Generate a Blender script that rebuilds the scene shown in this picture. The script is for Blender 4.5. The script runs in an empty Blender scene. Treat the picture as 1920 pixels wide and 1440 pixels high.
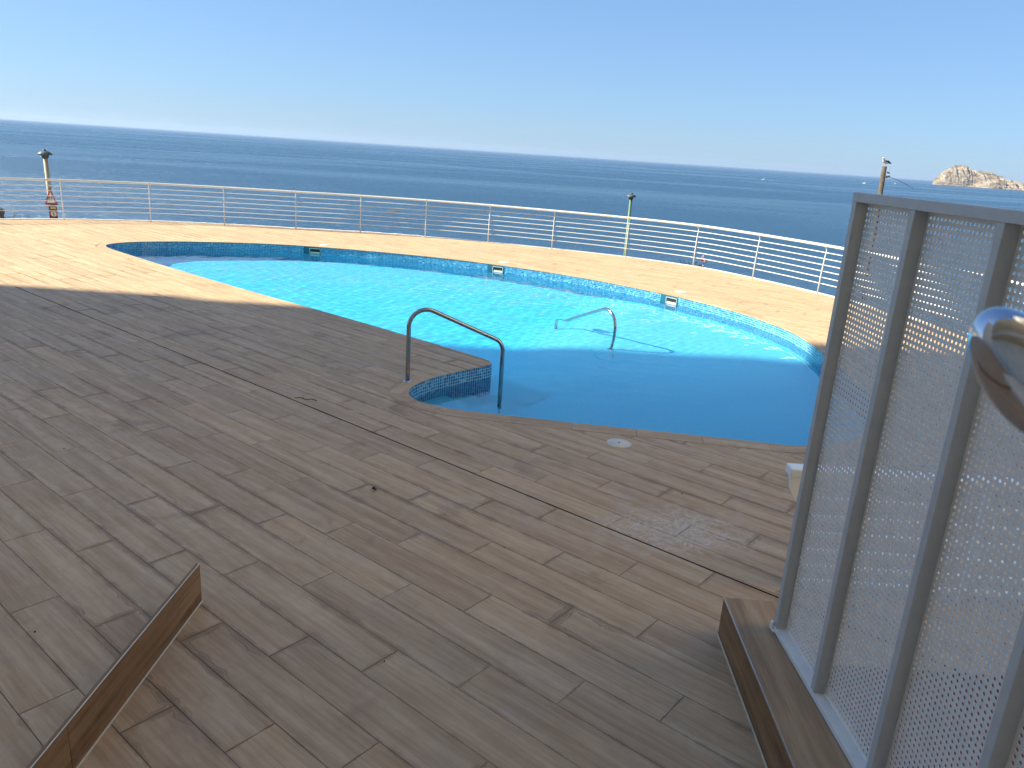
import bpy, bmesh, math, random
import numpy as np
from mathutils import Vector, Matrix
from mathutils.geometry import delaunay_2d_cdt
S = bpy.context.scene
COL = S.collection
rad = math.radians
random.seed(7); rng = np.random.default_rng(11)

# ------------------------------------------------------------------ camera, sky, sun, exposure
H = 2.5
p_, r_ = rad(16.75), rad(3.8)
fwd = Vector((0, math.cos(p_), -math.sin(p_)))
rt0 = Vector((1, 0, 0)); up0 = rt0.cross(fwd)
rt = math.cos(r_)*rt0 + math.sin(r_)*up0
up = -math.sin(r_)*rt0 + math.cos(r_)*up0
cd = bpy.data.cameras.new('camera'); cam = bpy.data.objects.new('camera', cd); COL.objects.link(cam)
M = Matrix((rt, up, -fwd)).transposed().to_4x4(); M.translation = (0, 0, H)
cam.matrix_world = M
cd.sensor_width = 36; cd.lens = 27; cd.clip_start = .02; cd.clip_end = 120000
cd.dof.use_dof = True; cd.dof.focus_distance = 9.0; cd.dof.aperture_fstop = 9.0
S.camera = cam

SUN_EL, SUN_AZ = rad(36), None
travel = Vector((1.0, -.03))                       # the way the shadows run on the ground
travel.normalize()
sunv = Vector((-travel.x*math.cos(SUN_EL), -travel.y*math.cos(SUN_EL), math.sin(SUN_EL)))
w = bpy.data.worlds.new('World'); S.world = w; w.use_nodes = True
nt = w.node_tree; nt.nodes.clear()
sky = nt.nodes.new('ShaderNodeTexSky'); sky.sky_type = 'NISHITA'; sky.sun_disc = False
sky.sun_elevation = SUN_EL
sky.sun_rotation = math.atan2(sunv.x, sunv.y)
sky.altitude = 20; sky.air_density = 1.0; sky.dust_density = .25; sky.ozone_density = 5.5
bg = nt.nodes.new('ShaderNodeBackground'); bg.inputs[1].default_value = .085
wo = nt.nodes.new('ShaderNodeOutputWorld')
def _vm(op, a, b):
    n_ = nt.nodes.new('ShaderNodeVectorMath'); n_.operation = op; nt.links.new(a, n_.inputs[0]); n_.inputs[1].default_value = b; return n_.outputs[0]
gm = nt.nodes.new('ShaderNodeGamma'); gm.inputs[1].default_value = .52
nt.links.new(_vm('MULTIPLY', sky.outputs[0], (.209,)*3), gm.inputs[0])
nt.links.new(_vm('MULTIPLY', gm.outputs[0], (.45/.24, .62/.24, .84/.24)), bg.inputs[0]); nt.links.new(bg.outputs[0], wo.inputs[0])
sd = bpy.data.lights.new('sun', 'SUN'); sd.energy = 3.9; sd.angle = rad(.5); sd.color = (1, .97, .80)
so = bpy.data.objects.new('sun', sd); COL.objects.link(so)
so.rotation_euler = sunv.to_track_quat('Z', 'Y').to_euler()
try: sd.cycles.is_caustics_light = True
except Exception as e: print('caustic light', e)
vs = S.view_settings
vs.view_transform = 'Standard'; vs.look = 'None'; vs.gamma = 1; vs.use_curve_mapping = False
vs.exposure = 1.5
S.cycles.max_bounces = 8; S.cycles.transparent_max_bounces = 12
S.cycles.sample_clamp_indirect = 4
S.cycles.blur_glossy = .5

# ------------------------------------------------------------------ helpers
def link(o, parent=None):
    COL.objects.link(o)
    if parent is not None: o.parent = parent
    return o
def tag(o, label=None, cat=None, group=None, kind=None):
    if label: o['label'] = label
    if cat: o['category'] = cat
    if group: o['group'] = group
    if kind: o['kind'] = kind
    return o
def empty(name, loc=(0, 0, 0), rz=0, **k):
    o = bpy.data.objects.new(name, None); o.location = loc; o.rotation_euler = (0, 0, rz); o.empty_display_size = .2
    link(o); return tag(o, **k)
def meshobj(name, verts, faces, mat=None, parent=None, smooth=False, loc=None):
    me = bpy.data.meshes.new(name); me.from_pydata([tuple(v) for v in verts], [], [tuple(f) for f in faces])
    if mat: me.materials.append(mat)
    if smooth: me.shade_smooth()
    o = bpy.data.objects.new(name, me)
    if loc: o.location = loc
    return link(o, parent)
def bmobj(name, bm, mat=None, parent=None, smooth=False):
    bmesh.ops.recalc_face_normals(bm, faces=bm.faces)
    me = bpy.data.meshes.new(name); bm.to_mesh(me); bm.free()
    if mat: me.materials.append(mat)
    if smooth: me.shade_smooth()
    return link(bpy.data.objects.new(name, me), parent)
def box(bm, lo, hi, bevel=0, mtx=None):
    c = [(a+b)/2 for a, b in zip(lo, hi)]; s = [max(1e-4, b-a) for a, b in zip(lo, hi)]
    r = bmesh.ops.create_cube(bm, size=1, matrix=Matrix.Translation(c) @ Matrix.Diagonal((*s, 1)))
    vs_ = r['verts']
    if bevel:
        es = list({e for v in vs_ for e in v.link_edges})
        rr = bmesh.ops.bevel(bm, geom=es, offset=bevel, segments=1, affect='EDGES'); vs_ = list({v for f in rr['faces'] for v in f.verts} | set(v for v in vs_ if v.is_valid))
    if mtx is not None: bmesh.ops.transform(bm, matrix=mtx, verts=vs_)
    return vs_
def tube(bm, pts, r, n=10, closed=False, caps=True):
    pts = [Vector(p) for p in pts]; N = len(pts)
    rr = r if hasattr(r, '__len__') else [r]*N
    rings = []; prev = None
    for i, p in enumerate(pts):
        a = pts[(i-1) % N] if (i > 0 or closed) else p; b = pts[(i+1) % N] if (i < N-1 or closed) else p
        t = (b-a).normalized()
        if prev is None:
            x = t.cross(Vector((0, 0, 1)))
            if x.length < .01: x = t.cross(Vector((0, 1, 0)))
            x.normalize()
        else:
            x = prev - t*prev.dot(t); x.normalize()
        prev = x; y = t.cross(x)
        rings.append([bm.verts.new(p + rr[i]*(math.cos(2*math.pi*k/n)*x + math.sin(2*math.pi*k/n)*y)) for k in range(n)])
    for i in range(N if closed else N-1):
        A, B = rings[i], rings[(i+1) % N]
        for k in range(n): bm.faces.new((A[k], A[(k+1) % n], B[(k+1) % n], B[k]))
    if caps and not closed:
        bm.faces.new(rings[0][::-1]); bm.faces.new(rings[-1])
def lathe(bm, prof, n=24, mtx=None):
    rings = []
    for r, z in prof:
        rings.append([bm.verts.new((r*math.cos(2*math.pi*k/n), r*math.sin(2*math.pi*k/n), z)) for k in range(n)] if r > 1e-5 else [bm.verts.new((0, 0, z))])
    for A, B in zip(rings, rings[1:]):
        for k in range(n):
            q = [A[k % len(A)], A[(k+1) % len(A)], B[(k+1) % len(B)], B[k % len(B)]]
            u = []
            for v in q:
                if v not in u: u.append(v)
            if len(u) > 2: bm.faces.new(u)
    if mtx is not None: bmesh.ops.transform(bm, matrix=mtx, verts=[v for R in rings for v in R])
def catmull(P, step=.1, closed=False):
    P = [np.array(p, float) for p in P]; n = len(P); out = []
    for i in range(n if closed else n-1):
        if closed: a, b, c, d = P[(i-1) % n], P[i], P[(i+1) % n], P[(i+2) % n]
        else: a, b, c, d = P[max(i-1, 0)], P[i], P[i+1], P[min(i+2, n-1)]
        m = max(2, int(np.linalg.norm(c-b)/step))
        def kn(x, y): return max(1e-4, np.linalg.norm(y-x))**.5
        t0 = 0; t1 = t0+kn(a, b); t2 = t1+kn(b, c); t3 = t2+kn(c, d)
        for k in range(m):
            t = t1+(t2-t1)*k/m
            A1 = (t1-t)/(t1-t0)*a+(t-t0)/(t1-t0)*b; A2 = (t2-t)/(t2-t1)*b+(t-t1)/(t2-t1)*c; A3 = (t3-t)/(t3-t2)*c+(t-t2)/(t3-t2)*d
            B1 = (t2-t)/(t2-t0)*A1+(t-t0)/(t2-t0)*A2; B2 = (t3-t)/(t3-t1)*A2+(t-t1)/(t3-t1)*A3
            out.append((t2-t)/(t2-t1)*B1+(t-t1)/(t2-t1)*B2)
    if not closed: out.append(P[-1])
    return np.array(out)
def resample(P, step, closed=True):
    P = np.array(P); Q = np.vstack([P, P[:1]]) if closed else P
    L = np.r_[0, np.cumsum(np.linalg.norm(np.diff(Q, axis=0), axis=1))]
    n = max(3, int(round(L[-1]/step))); s = np.linspace(0, L[-1], n+1)
    R = np.stack([np.interp(s, L, Q[:, i]) for i in range(Q.shape[1])], 1)
    return R[:-1] if closed else R
def inpoly(P, x, y):
    x = np.asarray(x, float); y = np.asarray(y, float); c = np.zeros(x.shape, bool); n = len(P)
    for i in range(n):
        x1, y1 = P[i]; x2, y2 = P[(i+1) % n]
        m = ((y1 > y) != (y2 > y)) & (x < (x2-x1)*(y-y1)/((y2-y1) if y2 != y1 else 1e-9)+x1)
        c ^= m
    return c
def offset(P, d):
    P = np.array(P); T = np.roll(P, -1, 0)-np.roll(P, 1, 0); T /= np.linalg.norm(T, axis=1)[:, None]+1e-9
    return P+d*np.stack([T[:, 1], -T[:, 0]], 1)

# node helper
class NT:
    def __init__(s, name):
        s.m = bpy.data.materials.new(name); s.m.use_nodes = True; s.t = s.m.node_tree; s.t.nodes.clear()
        s.out = s.t.nodes.new('ShaderNodeOutputMaterial')
    def n(s, ty, **k):
        nd = s.t.nodes.new(ty)
        for a, b in k.items(): setattr(nd, a, b)
        return nd
    def l(s, a, b): s.t.links.new(a, b)
    def setin(s, nd, i, v):
        if isinstance(v, bpy.types.NodeSocket): s.l(v, nd.inputs[i])
        elif v is not None:
            if isinstance(v, (tuple, list)) and len(v) == 3 and nd.inputs[i].type == 'RGBA': v = (*v, 1)
            nd.inputs[i].default_value = v
    def math(s, op, a, b=None, c=None, clamp=False):
        nd = s.n('ShaderNodeMath', operation=op); nd.use_clamp = clamp
        for i, v in enumerate((a, b, c)): s.setin(nd, i, v)
        return nd.outputs[0]
    def vmath(s, op, a, b=None):
        nd = s.n('ShaderNodeVectorMath', operation=op); s.setin(nd, 0, a); s.setin(nd, 1, b); return nd.outputs[0]
    def noise(s, vec, scale, detail=3, rough=.5, dist=0, out=0):
        nd = s.n('ShaderNodeTexNoise'); s.setin(nd, 'Vector', vec); s.setin(nd, 'Scale', scale); s.setin(nd, 'Detail', detail)
        s.setin(nd, 'Roughness', rough); s.setin(nd, 'Distortion', dist); return nd.outputs[out]
    def mix(s, f, a, b, bt='MIX'):
        nd = s.n('ShaderNodeMix', data_type='RGBA', blend_type=bt); s.setin(nd, 0, f); s.setin(nd, 6, a); s.setin(nd, 7, b); return nd.outputs[2]
    def ramp(s, f, stops, interp='LINEAR'):
        nd = s.n('ShaderNodeValToRGB'); nd.color_ramp.interpolation = interp; s.setin(nd, 0, f)
        e = nd.color_ramp.elements
        while len(e) < len(stops): e.new(.5)
        for x, (p, c) in zip(e, stops): x.position = p; x.color = (*c, 1) if len(c) == 3 else c
        return nd.outputs[0]
    def rng(s, v, a, b, c=0, d=1, smooth=False):
        nd = s.n('ShaderNodeMapRange'); nd.interpolation_type = 'SMOOTHSTEP' if smooth else 'LINEAR'
        for i, x in enumerate((v, a, b, c, d)): s.setin(nd, i, x)
        return nd.outputs[0]
    def comb(s, x=0, y=0, z=0):
        nd = s.n('ShaderNodeCombineXYZ')
        for i, v in enumerate((x, y, z)): s.setin(nd, i, v)
        return nd.outputs[0]
    def sep(s, v):
        nd = s.n('ShaderNodeSeparateXYZ'); s.l(v, nd.inputs[0]); return nd.outputs
    def attr(s, name, o='Fac'): return s.n('ShaderNodeAttribute', attribute_name=name).outputs[o]
    def bump(s, h, strength=.3, dist=.01, normal=None):
        nd = s.n('ShaderNodeBump'); s.setin(nd, 'Strength', strength); s.setin(nd, 'Distance', dist); s.setin(nd, 'Height', h)
        if normal is not None: s.l(normal, nd.inputs['Normal'])
        return nd.outputs[0]
    def pbr(s, color, rough=.5, metal=0, normal=None, spec=.5, **k):
        nd = s.n('ShaderNodeBsdfPrincipled'); s.setin(nd, 'Base Color', color); s.setin(nd, 'Roughness', rough); s.setin(nd, 'Metallic', metal)
        s.setin(nd, 'Specular IOR Level', spec)
        if normal is not None: s.l(normal, nd.inputs['Normal'])
        for a, b in k.items(): s.setin(nd, a, b)
        s.l(nd.outputs[0], s.out.inputs[0]); return nd
    @property
    def pos(s): return s.n('ShaderNodeNewGeometry').outputs['Position']
    @property
    def obj(s): return s.n('ShaderNodeTexCoord').outputs['Object']

def simple(name, col, rough=.5, metal=0, var=.12, scale=8, bump=0, spec=.5):
    m = NT(name); f = m.noise(m.obj, scale, 5, .6)
    c2 = tuple(min(1, c*(1+var)) for c in col); c1 = tuple(c*(1-var) for c in col)
    c = m.ramp(f, [(.3, c1), (.7, c2)])
    nrm = m.bump(m.noise(m.obj, scale*6, 3), bump, .005) if bump else None
    rr = m.rng(m.noise(m.obj, scale*2.3, 4), .3, .7, rough*.8, min(1, rough*1.25))
    m.pbr(c, rr, metal, nrm, spec); return m.m

# ------------------------------------------------------------------ materials
PL, PW = 1.258, .2453
def plank_material(name, kerb=0):
    m = NT(name)
    uv = m.n('ShaderNodeUVMap', uv_map='UVMap').outputs[0]; x, y, _ = m.sep(uv)
    oi = m.n('ShaderNodeObjectInfo').outputs['Random']
    h = m.math('FRACT', m.math('ADD', m.math('MULTIPLY', oi, 7.31), m.attr('pid')))
    h2 = m.math('FRACT', m.math('MULTIPLY', h, 37.7)); h3 = m.math('FRACT', m.math('MULTIPLY', h, 91.3))
    seed = m.comb(m.math('MULTIPLY', h, 53.), m.math('MULTIPLY', h2, 31.), m.math('MULTIPLY', h3, 17.))
    def v(sx, sy): return m.vmath('ADD', m.comb(m.math('MULTIPLY', x, sx), m.math('MULTIPLY', y, sy)), seed)
    broad = m.noise(v(.8, 11), 1.0, 3, .5, .5)
    streak = m.noise(v(2.2, 55), 1.0, 4, .6, .3)
    fine = m.noise(v(10, 230), 1.0, 2, .6)
    mott = m.noise(v(9, 14), 1.0, 4, .6)
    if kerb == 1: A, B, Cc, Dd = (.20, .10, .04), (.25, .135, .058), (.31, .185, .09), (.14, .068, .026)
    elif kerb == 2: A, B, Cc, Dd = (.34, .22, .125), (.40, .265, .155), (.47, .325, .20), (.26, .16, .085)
    else: A, B, Cc, Dd = (.51, .338, .195), (.56, .385, .23), (.64, .46, .285), (.45, .288, .16)
    c = m.ramp(broad, [(.33, Dd), (.44, A), (.55, B), (.66, Cc)])
    c = m.mix(m.rng(streak, .42, .68, 0, .5), c, Cc)
    c = m.mix(m.rng(streak, .5, .3, 0, .5), c, Dd)
    c = m.mix(m.rng(mott, .35, .65, 0, .28), c, (.40, .26, .175))
    c = m.mix(m.rng(fine, .3, .7, 0, .3), c, m.mix(1, c, (1.3, 1.25, 1.2), 'MULTIPLY'))
    tint = m.ramp(h2, [(0, (.94, .92, .905)), (.5, (1.01, .99, .965)), (1, (1.08, 1.05, 1.01))])
    c = m.mix(1, c, tint, 'MULTIPLY')
    rough = m.rng(mott, .3, .7, .5, .68)
    pos = m.pos
    if not kerb:
        # dried brown water marks that creep in from the joints
        ex = m.math('MINIMUM', x, m.math('SUBTRACT', PL, x)); ey = m.math('MINIMUM', y, m.math('SUBTRACT', PW, y))
        e = m.math('MINIMUM', ex, ey)
        e = m.math('ADD', e, m.rng(m.noise(pos, 9, 4, .6), .3, .7, -.016, .016))
        area = m.rng(m.noise(pos, .75, 3, .55), .43, .62, 0, 1, True)
        wid = m.math('MULTIPLY', m.rng(area, 0, 1, .004, .034), m.rng(h3, 0, 1, .35, 1.1))
        mask = m.rng(m.math('DIVIDE', e, wid), .25, 1.1, 1, 0, True)
        rim = m.rng(m.math('ABSOLUTE', m.math('SUBTRACT', m.math('DIVIDE', e, wid), 1.0)), 0, .22, 1, 0, True)
        c = m.mix(m.math('MULTIPLY', mask, m.rng(area, 0, 1, .25, .62)), c, (.25, .155, .09))
        c = m.mix(m.math('MULTIPLY', rim, m.math('MULTIPLY', area, .6)), c, (.17, .105, .065))
        # larger reddish-brown patches
        pt = m.rng(m.noise(pos, 1.35, 5, .62, .6), .58, .68, 0, .38, True)
        c = m.mix(pt, c, (.27, .165, .10))
        # spilt white powder by the joint
        d = m.vmath('MULTIPLY', m.vmath('SUBTRACT', pos, (1.22, 4.98, 0)), (1.5, 2.1, 0))
        dl = m.n('ShaderNodeVectorMath', operation='LENGTH'); m.l(d, dl.inputs[0])
        pw = m.rng(m.math('ADD', dl.outputs['Value'], m.rng(m.noise(pos, 4, 5, .7, 1.2), .2, .8, -.55, .55)), .25, 1.05, .85, 0, True)
        c = m.mix(m.math('MULTIPLY', pw, m.rng(m.noise(pos, 7, 6, .75, 3.5), .42, .62, .05, 1)), c, (.72, .64, .54))
        # pale dust and specks
        c = m.mix(m.rng(m.noise(pos, 2.6, 6, .7), .52, .75, 0, .22), c, (.5, .46, .42))
        c = m.mix(m.rng(m.noise(pos, 60, 2, .5), .72, .76, 0, .6), c, (.6, .56, .5))
    nrm = m.bump(m.math('ADD', streak, m.math('MULTIPLY', fine, .6)), .16, .0025)
    m.pbr(c, rough, 0, nrm, .18)
    return m.m
M_plank = plank_material('wood_look_porcelain')
M_kerbtile = plank_material('wood_look_porcelain_side_shade', 1)  # same tile; floor bounce and shade of upright faces put into the brown
M_kerbtop = plank_material('wood_look_porcelain_top', 2)  # lighter copy of the same tile for the top face
def grout_mat():
    m = NT('grout'); f = m.rng(m.noise(m.pos, .55, 4, .6), .42, .58, 0, 1, True)
    m.pbr(m.mix(f, (.17, .115, .075), (.52, .43, .33)), .9, 0, None, .1); return m.m
M_grout = grout_mat()
M_black = simple('black_sealant', (.003, .003, .003), .95, spec=0)
M_edge = simple('deck_edge_trim', (.42, .36, .29), .7, 0, .2)
M_trim = simple('steel_trim', (.6, .57, .53), .35, .9, .05)
M_whitekerb = simple('white_rough_kerb', (.72, .70, .66), .85, 0, .2, 14, .5)
M_rail = simple('white_painted_metal', (.70, .69, .66), .35, 0, .05, 20)
M_frame = simple('grey_frame_paint', (.50, .50, .49), .45, .0, .06, 14)
M_screen = simple('grey_painted_metal', (.76, .745, .715), .5, .0, .06, 14)
M_steel = simple('stainless_steel', (.50, .49, .47), .16, 1, .08, 6)
M_chrome = simple('polished_chrome', (.50, .53, .60), .03, 1, .02, 3)
M_white_pl = simple('white_plastic', (.85, .86, .86), .4, 0, .05)
M_lounger = simple('white_resin', (.93, .94, .95), .4, 0, .03)
M_cream = simple('cream_plastic', (.72, .66, .52), .45, 0, .1, 10)
M_dark = simple('void_shade', (.012, .012, .012), .7)  # near-black paints the shade inside skimmer mouths and lid holes
M_lampgrey = simple('weathered_zinc', (.10, .12, .125), .5, .3, .25)
M_lampdark = simple('dark_cap', (.05, .06, .06), .5)
M_postcream = simple('cream_post', (.42, .34, .20), .6, 0, .15, 6)
M_postgreen = simple('pale_green_post', (.12, .22, .12), .5, 0, .15, 6)
M_wood = simple('weathered_wood', (.10, .073, .055), .9, 0, .4, 9, .6)
M_signred = simple('sign_red', (.42, .035, .025), .5)
M_signwhite = simple('sign_white', (.75, .75, .74), .5)
M_signyellow = simple('sign_yellow', (.58, .46, .12), .5)
M_signblack = simple('sign_black', (.015, .015, .015), .5)
M_red = simple('lifebuoy_red', (.6, .05, .04), .5)
M_maroon = simple('dark_red_mat', (.12, .022, .020), .85, 0, .25, 9)
M_render = simple('pale_render', (.82, .70, .54), .85, 0, .1, 1)
M_leaf = simple('leaf_green', (.06, .10, .03), .7, 0, .4, 10)
M_pink = simple('pink_flower', (.6, .2, .16), .7)
M_dryleaf = simple('dry_leaf', (.06, .018, .012), .7, 0, .4, 60)
M_twig = simple('dark_twig', (.03, .02, .015), .9)
M_straw = simple('straw', (.45, .33, .18), .8)

def mosaic_mat():
    m = NT('pool_mosaic'); h = m.attr('pid')
    c = m.ramp(h, [(0, (.012, .13, .31)), (.3, (.025, .23, .46)), (.6, (.06, .35, .60)), (.85, (.15, .50, .72)), (1, (.34, .66, .80))])
    m.pbr(c, .12, 0, None, .6); return m.m
M_mosaic = mosaic_mat()
M_skim = simple('aged_white_plastic', (.34, .42, .42), .5)
M_recess = simple('recess_shade_paint', (.015, .12, .19), .3)  # dark teal paints the shade inside the skimmer notch
M_poolgrout = simple('pool_grout', (.60, .78, .84), .8, 0, .05)
def floor_mat():
    m = NT('pool_floor_tiles'); pos = m.pos; x, y, z = m.sep(pos)
    b = m.n('ShaderNodeTexBrick'); b.offset = 0; b.squash = 1
    m.setin(b, 'Vector', pos); m.setin(b, 'Scale', 1.0); m.setin(b, 'Brick Width', .0275); m.setin(b, 'Row Height', .0275); m.setin(b, 'Mortar Size', .0016)
    m.setin(b, 'Color1', (.015, .60, .90)); m.setin(b, 'Color2', (.035, .68, .95)); m.setin(b, 'Mortar', (.09, .70, .93))
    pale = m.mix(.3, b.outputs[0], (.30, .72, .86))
    sh = m.rng(z, -1.2, -.85, 0, 1, True)  # water's depth tint put into the tile colour, paler where shallow
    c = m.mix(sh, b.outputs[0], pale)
    c = m.mix(m.rng(m.noise(pos, .8, 4), .4, .7, 0, .12), c, (.3, .6, .72))
    m.pbr(c, .35, 0, None, .3); return m.m
M_floor = floor_mat()
def water_mat():
    m = NT('pool_water'); g = m.n('ShaderNodeBsdfGlass'); m.setin(g, 'Color', (.97, .995, 1.0)); m.setin(g, 'Roughness', 0.0); m.setin(g, 'IOR', 1.333)
    m.l(g.outputs[0], m.out.inputs[0]); return m.m
M_water = water_mat()
def sea_mat():
    m = NT('sea_water'); pos = m.pos
    def st(sx, sy, ang=0):
        mp = m.n('ShaderNodeMapping'); mp.inputs['Scale'].default_value = (sx, sy, 1); mp.inputs['Rotation'].default_value = (0, 0, ang); m.l(pos, mp.inputs[0]); return mp.outputs[0]
    w1 = m.noise(st(.22, .55, .25), 1, 5, .65, .3)
    w2 = m.noise(st(.9, 1.8, -.2), 1, 4, .6, .2)
    w3 = m.noise(st(.03, .06, .12), 1, 4, .6, .2)
    hgt_ = m.math('ADD', m.math('MULTIPLY', w1, 2.0), m.math('ADD', m.math('MULTIPLY', w2, .5), m.math('MULTIPLY', w3, 1.6)))
    nrm = m.bump(hgt_, .85, 1.0)
    big = m.noise(st(.0016, .0045, .3), 1, 5, .6, .5)
    slick = m.rng(big, .45, .62, 0, 1, True)
    c = m.mix(slick, (.022, .075, .14), (.032, .092, .165))
    m.pbr(c, m.rng(slick, 0, 1, .30, .2), 0, nrm, .5, IOR=1.333); return m.m
M_sea = sea_mat()
def rock_mat():
    m = NT('island_rock'); o = m.obj
    mp = m.n('ShaderNodeMapping'); mp.inputs['Scale'].default_value = (.018, .03, .055); mp.inputs['Rotation'].default_value = (0, .45, 0); m.l(o, mp.inputs[0])
    a = m.noise(mp.outputs[0], 1, 7, .65, 1.2); b = m.noise(o, .03, 6, .65)
    c = m.ramp(a, [(.36, (.07, .055, .045)), (.46, (.30, .22, .155)), (.6, (.44, .36, .28)), (.75, (.56, .46, .37))])  # darkest stop puts crevice shade into the rock colour
    c = m.mix(m.rng(b, .52, .66, 0, .7), c, (.13, .12, .08))
    m.pbr(c, .95, 0, m.bump(a, 1, 14.), .2); return m.m
M_rock = rock_mat()
M_soil = simple('coastal_slope', (.20, .16, .11), .95, 0, .4, .5, .4)

# ------------------------------------------------------------------ outlines (metres)
far = [(-8.96,16.58),(-9.09,16.88),(-9.06,17.15),(-8.84,17.55),(-8.2,18.03),(-7.34,18.42),(-6.17,18.74),(-4.89,18.8),(-3.56,18.67),(-2.24,18.40),(-0.94,17.96),(0.31,17.35),(1.46,16.58),(2.49,15.68),(3.35,14.72),(3.96,13.80),(4.3,12.98),(4.47,12.37),(4.52,11.59),(4.46,10.68),(4.38,9.79),(4.30,8.97),(4.08,8.14),(3.7,7.5),(3.28,7.06),(2.79,6.88)]
near = [(2.28,6.93),(1.54,7.02),(0.76,7.10),(0.23,7.17),(-0.3,7.24),(-0.57,7.29),(-0.85,7.40),(-1.0,7.52),(-1.09,7.7),(-1.1,7.89),(-1.04,8.13),(-0.86,8.42),(-0.58,8.75),(-0.32,9.03),(-.262,9.13),(-0.30,9.24),(-0.57,9.50),(-1.19,10.02),(-2.04,10.73),(-2.99,11.50),(-4.09,12.36),(-5.39,13.42),(-6.96,14.75),(-7.91,15.58),(-8.58,16.18)]
POOL = catmull(far+near, .06, True)
ar = .5*np.sum(POOL[:, 0]*np.roll(POOL[:, 1], -1)-np.roll(POOL[:, 0], -1)*POOL[:, 1])
if ar < 0: POOL = POOL[::-1]                          # counter-clockwise: offset(+) goes outwards
posts = [(-18,-1.6),(-18.4,0.4),(-18.7,2.4),(-18.9,4.4),(-19,6.4),(-19,8.4),(-18.9,10.4),(-18.6,12.4),(-18,14.3),(-17.2,16.1),(-15.9,17.7),(-14.2,19.2),(-12.27,20.75),(-10.38,21.69),(-8.47,22.1),(-6.49,22.30),(-4.67,22.45),(-2.78,22.37),(-0.95,22.08),(0.85,21.55),(2.80,20.75),(4.40,19.7),(5.5,18.2),(6.42,16.5),(7.15,14.7),(7.65,12.8),(7.95,10.8),(8.05,8.8),(8.05,6.8),(8.0,4.8),(7.9,2.8),(7.8,.8),(7.7,-1.2)]
RAIL = catmull(posts, .12)
Tn = np.gradient(RAIL, axis=0); Tn /= np.linalg.norm(Tn, axis=1)[:, None]
EDGE = RAIL+.10*np.stack([-Tn[:, 1], Tn[:, 0]], 1)     # outwards (rail runs clockwise)
DECK = np.vstack([EDGE, [[7.7, -3.5], [-18, -3.5]]])

# ------------------------------------------------------------------ sea, terrain
def grid_ring(name, mat):
    rs = [12, 30, 80, 200, 600, 2000, 8000, 30000, 90000]; n = 96; V = []; F = []
    for r in rs:
        for k in range(n): V.append((r*math.cos(2*math.pi*k/n), r*math.sin(2*math.pi*k/n)+10, -18))
    for i in range(len(rs)-1):
        for k in range(n): F.append((i*n+k, i*n+(k+1) % n, (i+1)*n+(k+1) % n, (i+1)*n+k))
    F.append(tuple(range(n))[::-1])
    return meshobj(name, V, F, mat)
o = grid_ring('sea', M_sea); tag(o, 'deep blue sea reaching to a straight horizon', kind='structure')

def build_slope():
    n = len(EDGE); V = []; F = []
    offs = [0.02, 2, 5, 10, 18, 30, 42, 55]; zs = [-1.6, -2.0, -2.8, -4.2, -6.5, -11, -15, -22]
    nn = np.stack([-Tn[:, 1], Tn[:, 0]], 1)
    for j, (d, z) in enumerate(zip(offs, zs)):
        for i in range(0, n, 4):
            p = EDGE[i]+nn[i]*d*(1+.12*math.sin(i*.31+j)) ; V.append((p[0], p[1], z+.25*math.sin(i*.9+j*2)*(j > 0)))
    m = len(range(0, n, 4))
    for j in range(len(offs)-1):
        for i in range(m-1): F.append((j*m+i, j*m+i+1, (j+1)*m+i+1, (j+1)*m+i))
    return meshobj('hillside', V, F, M_soil, smooth=True)
tag(build_slope(), 'dry slope falling from the deck to the sea', kind='structure')
# retaining wall under the deck edge
V = []; F = []
for p in EDGE[::3]: V += [(p[0], p[1], -.02), (p[0], p[1], -4)]
for i in range(len(V)//2-1): F.append((2*i, 2*i+2, 2*i+3, 2*i+1))
tag(meshobj('retaining_wall', V, F, M_render), 'pale retaining wall holding up the curved deck edge', 'wall')

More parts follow.
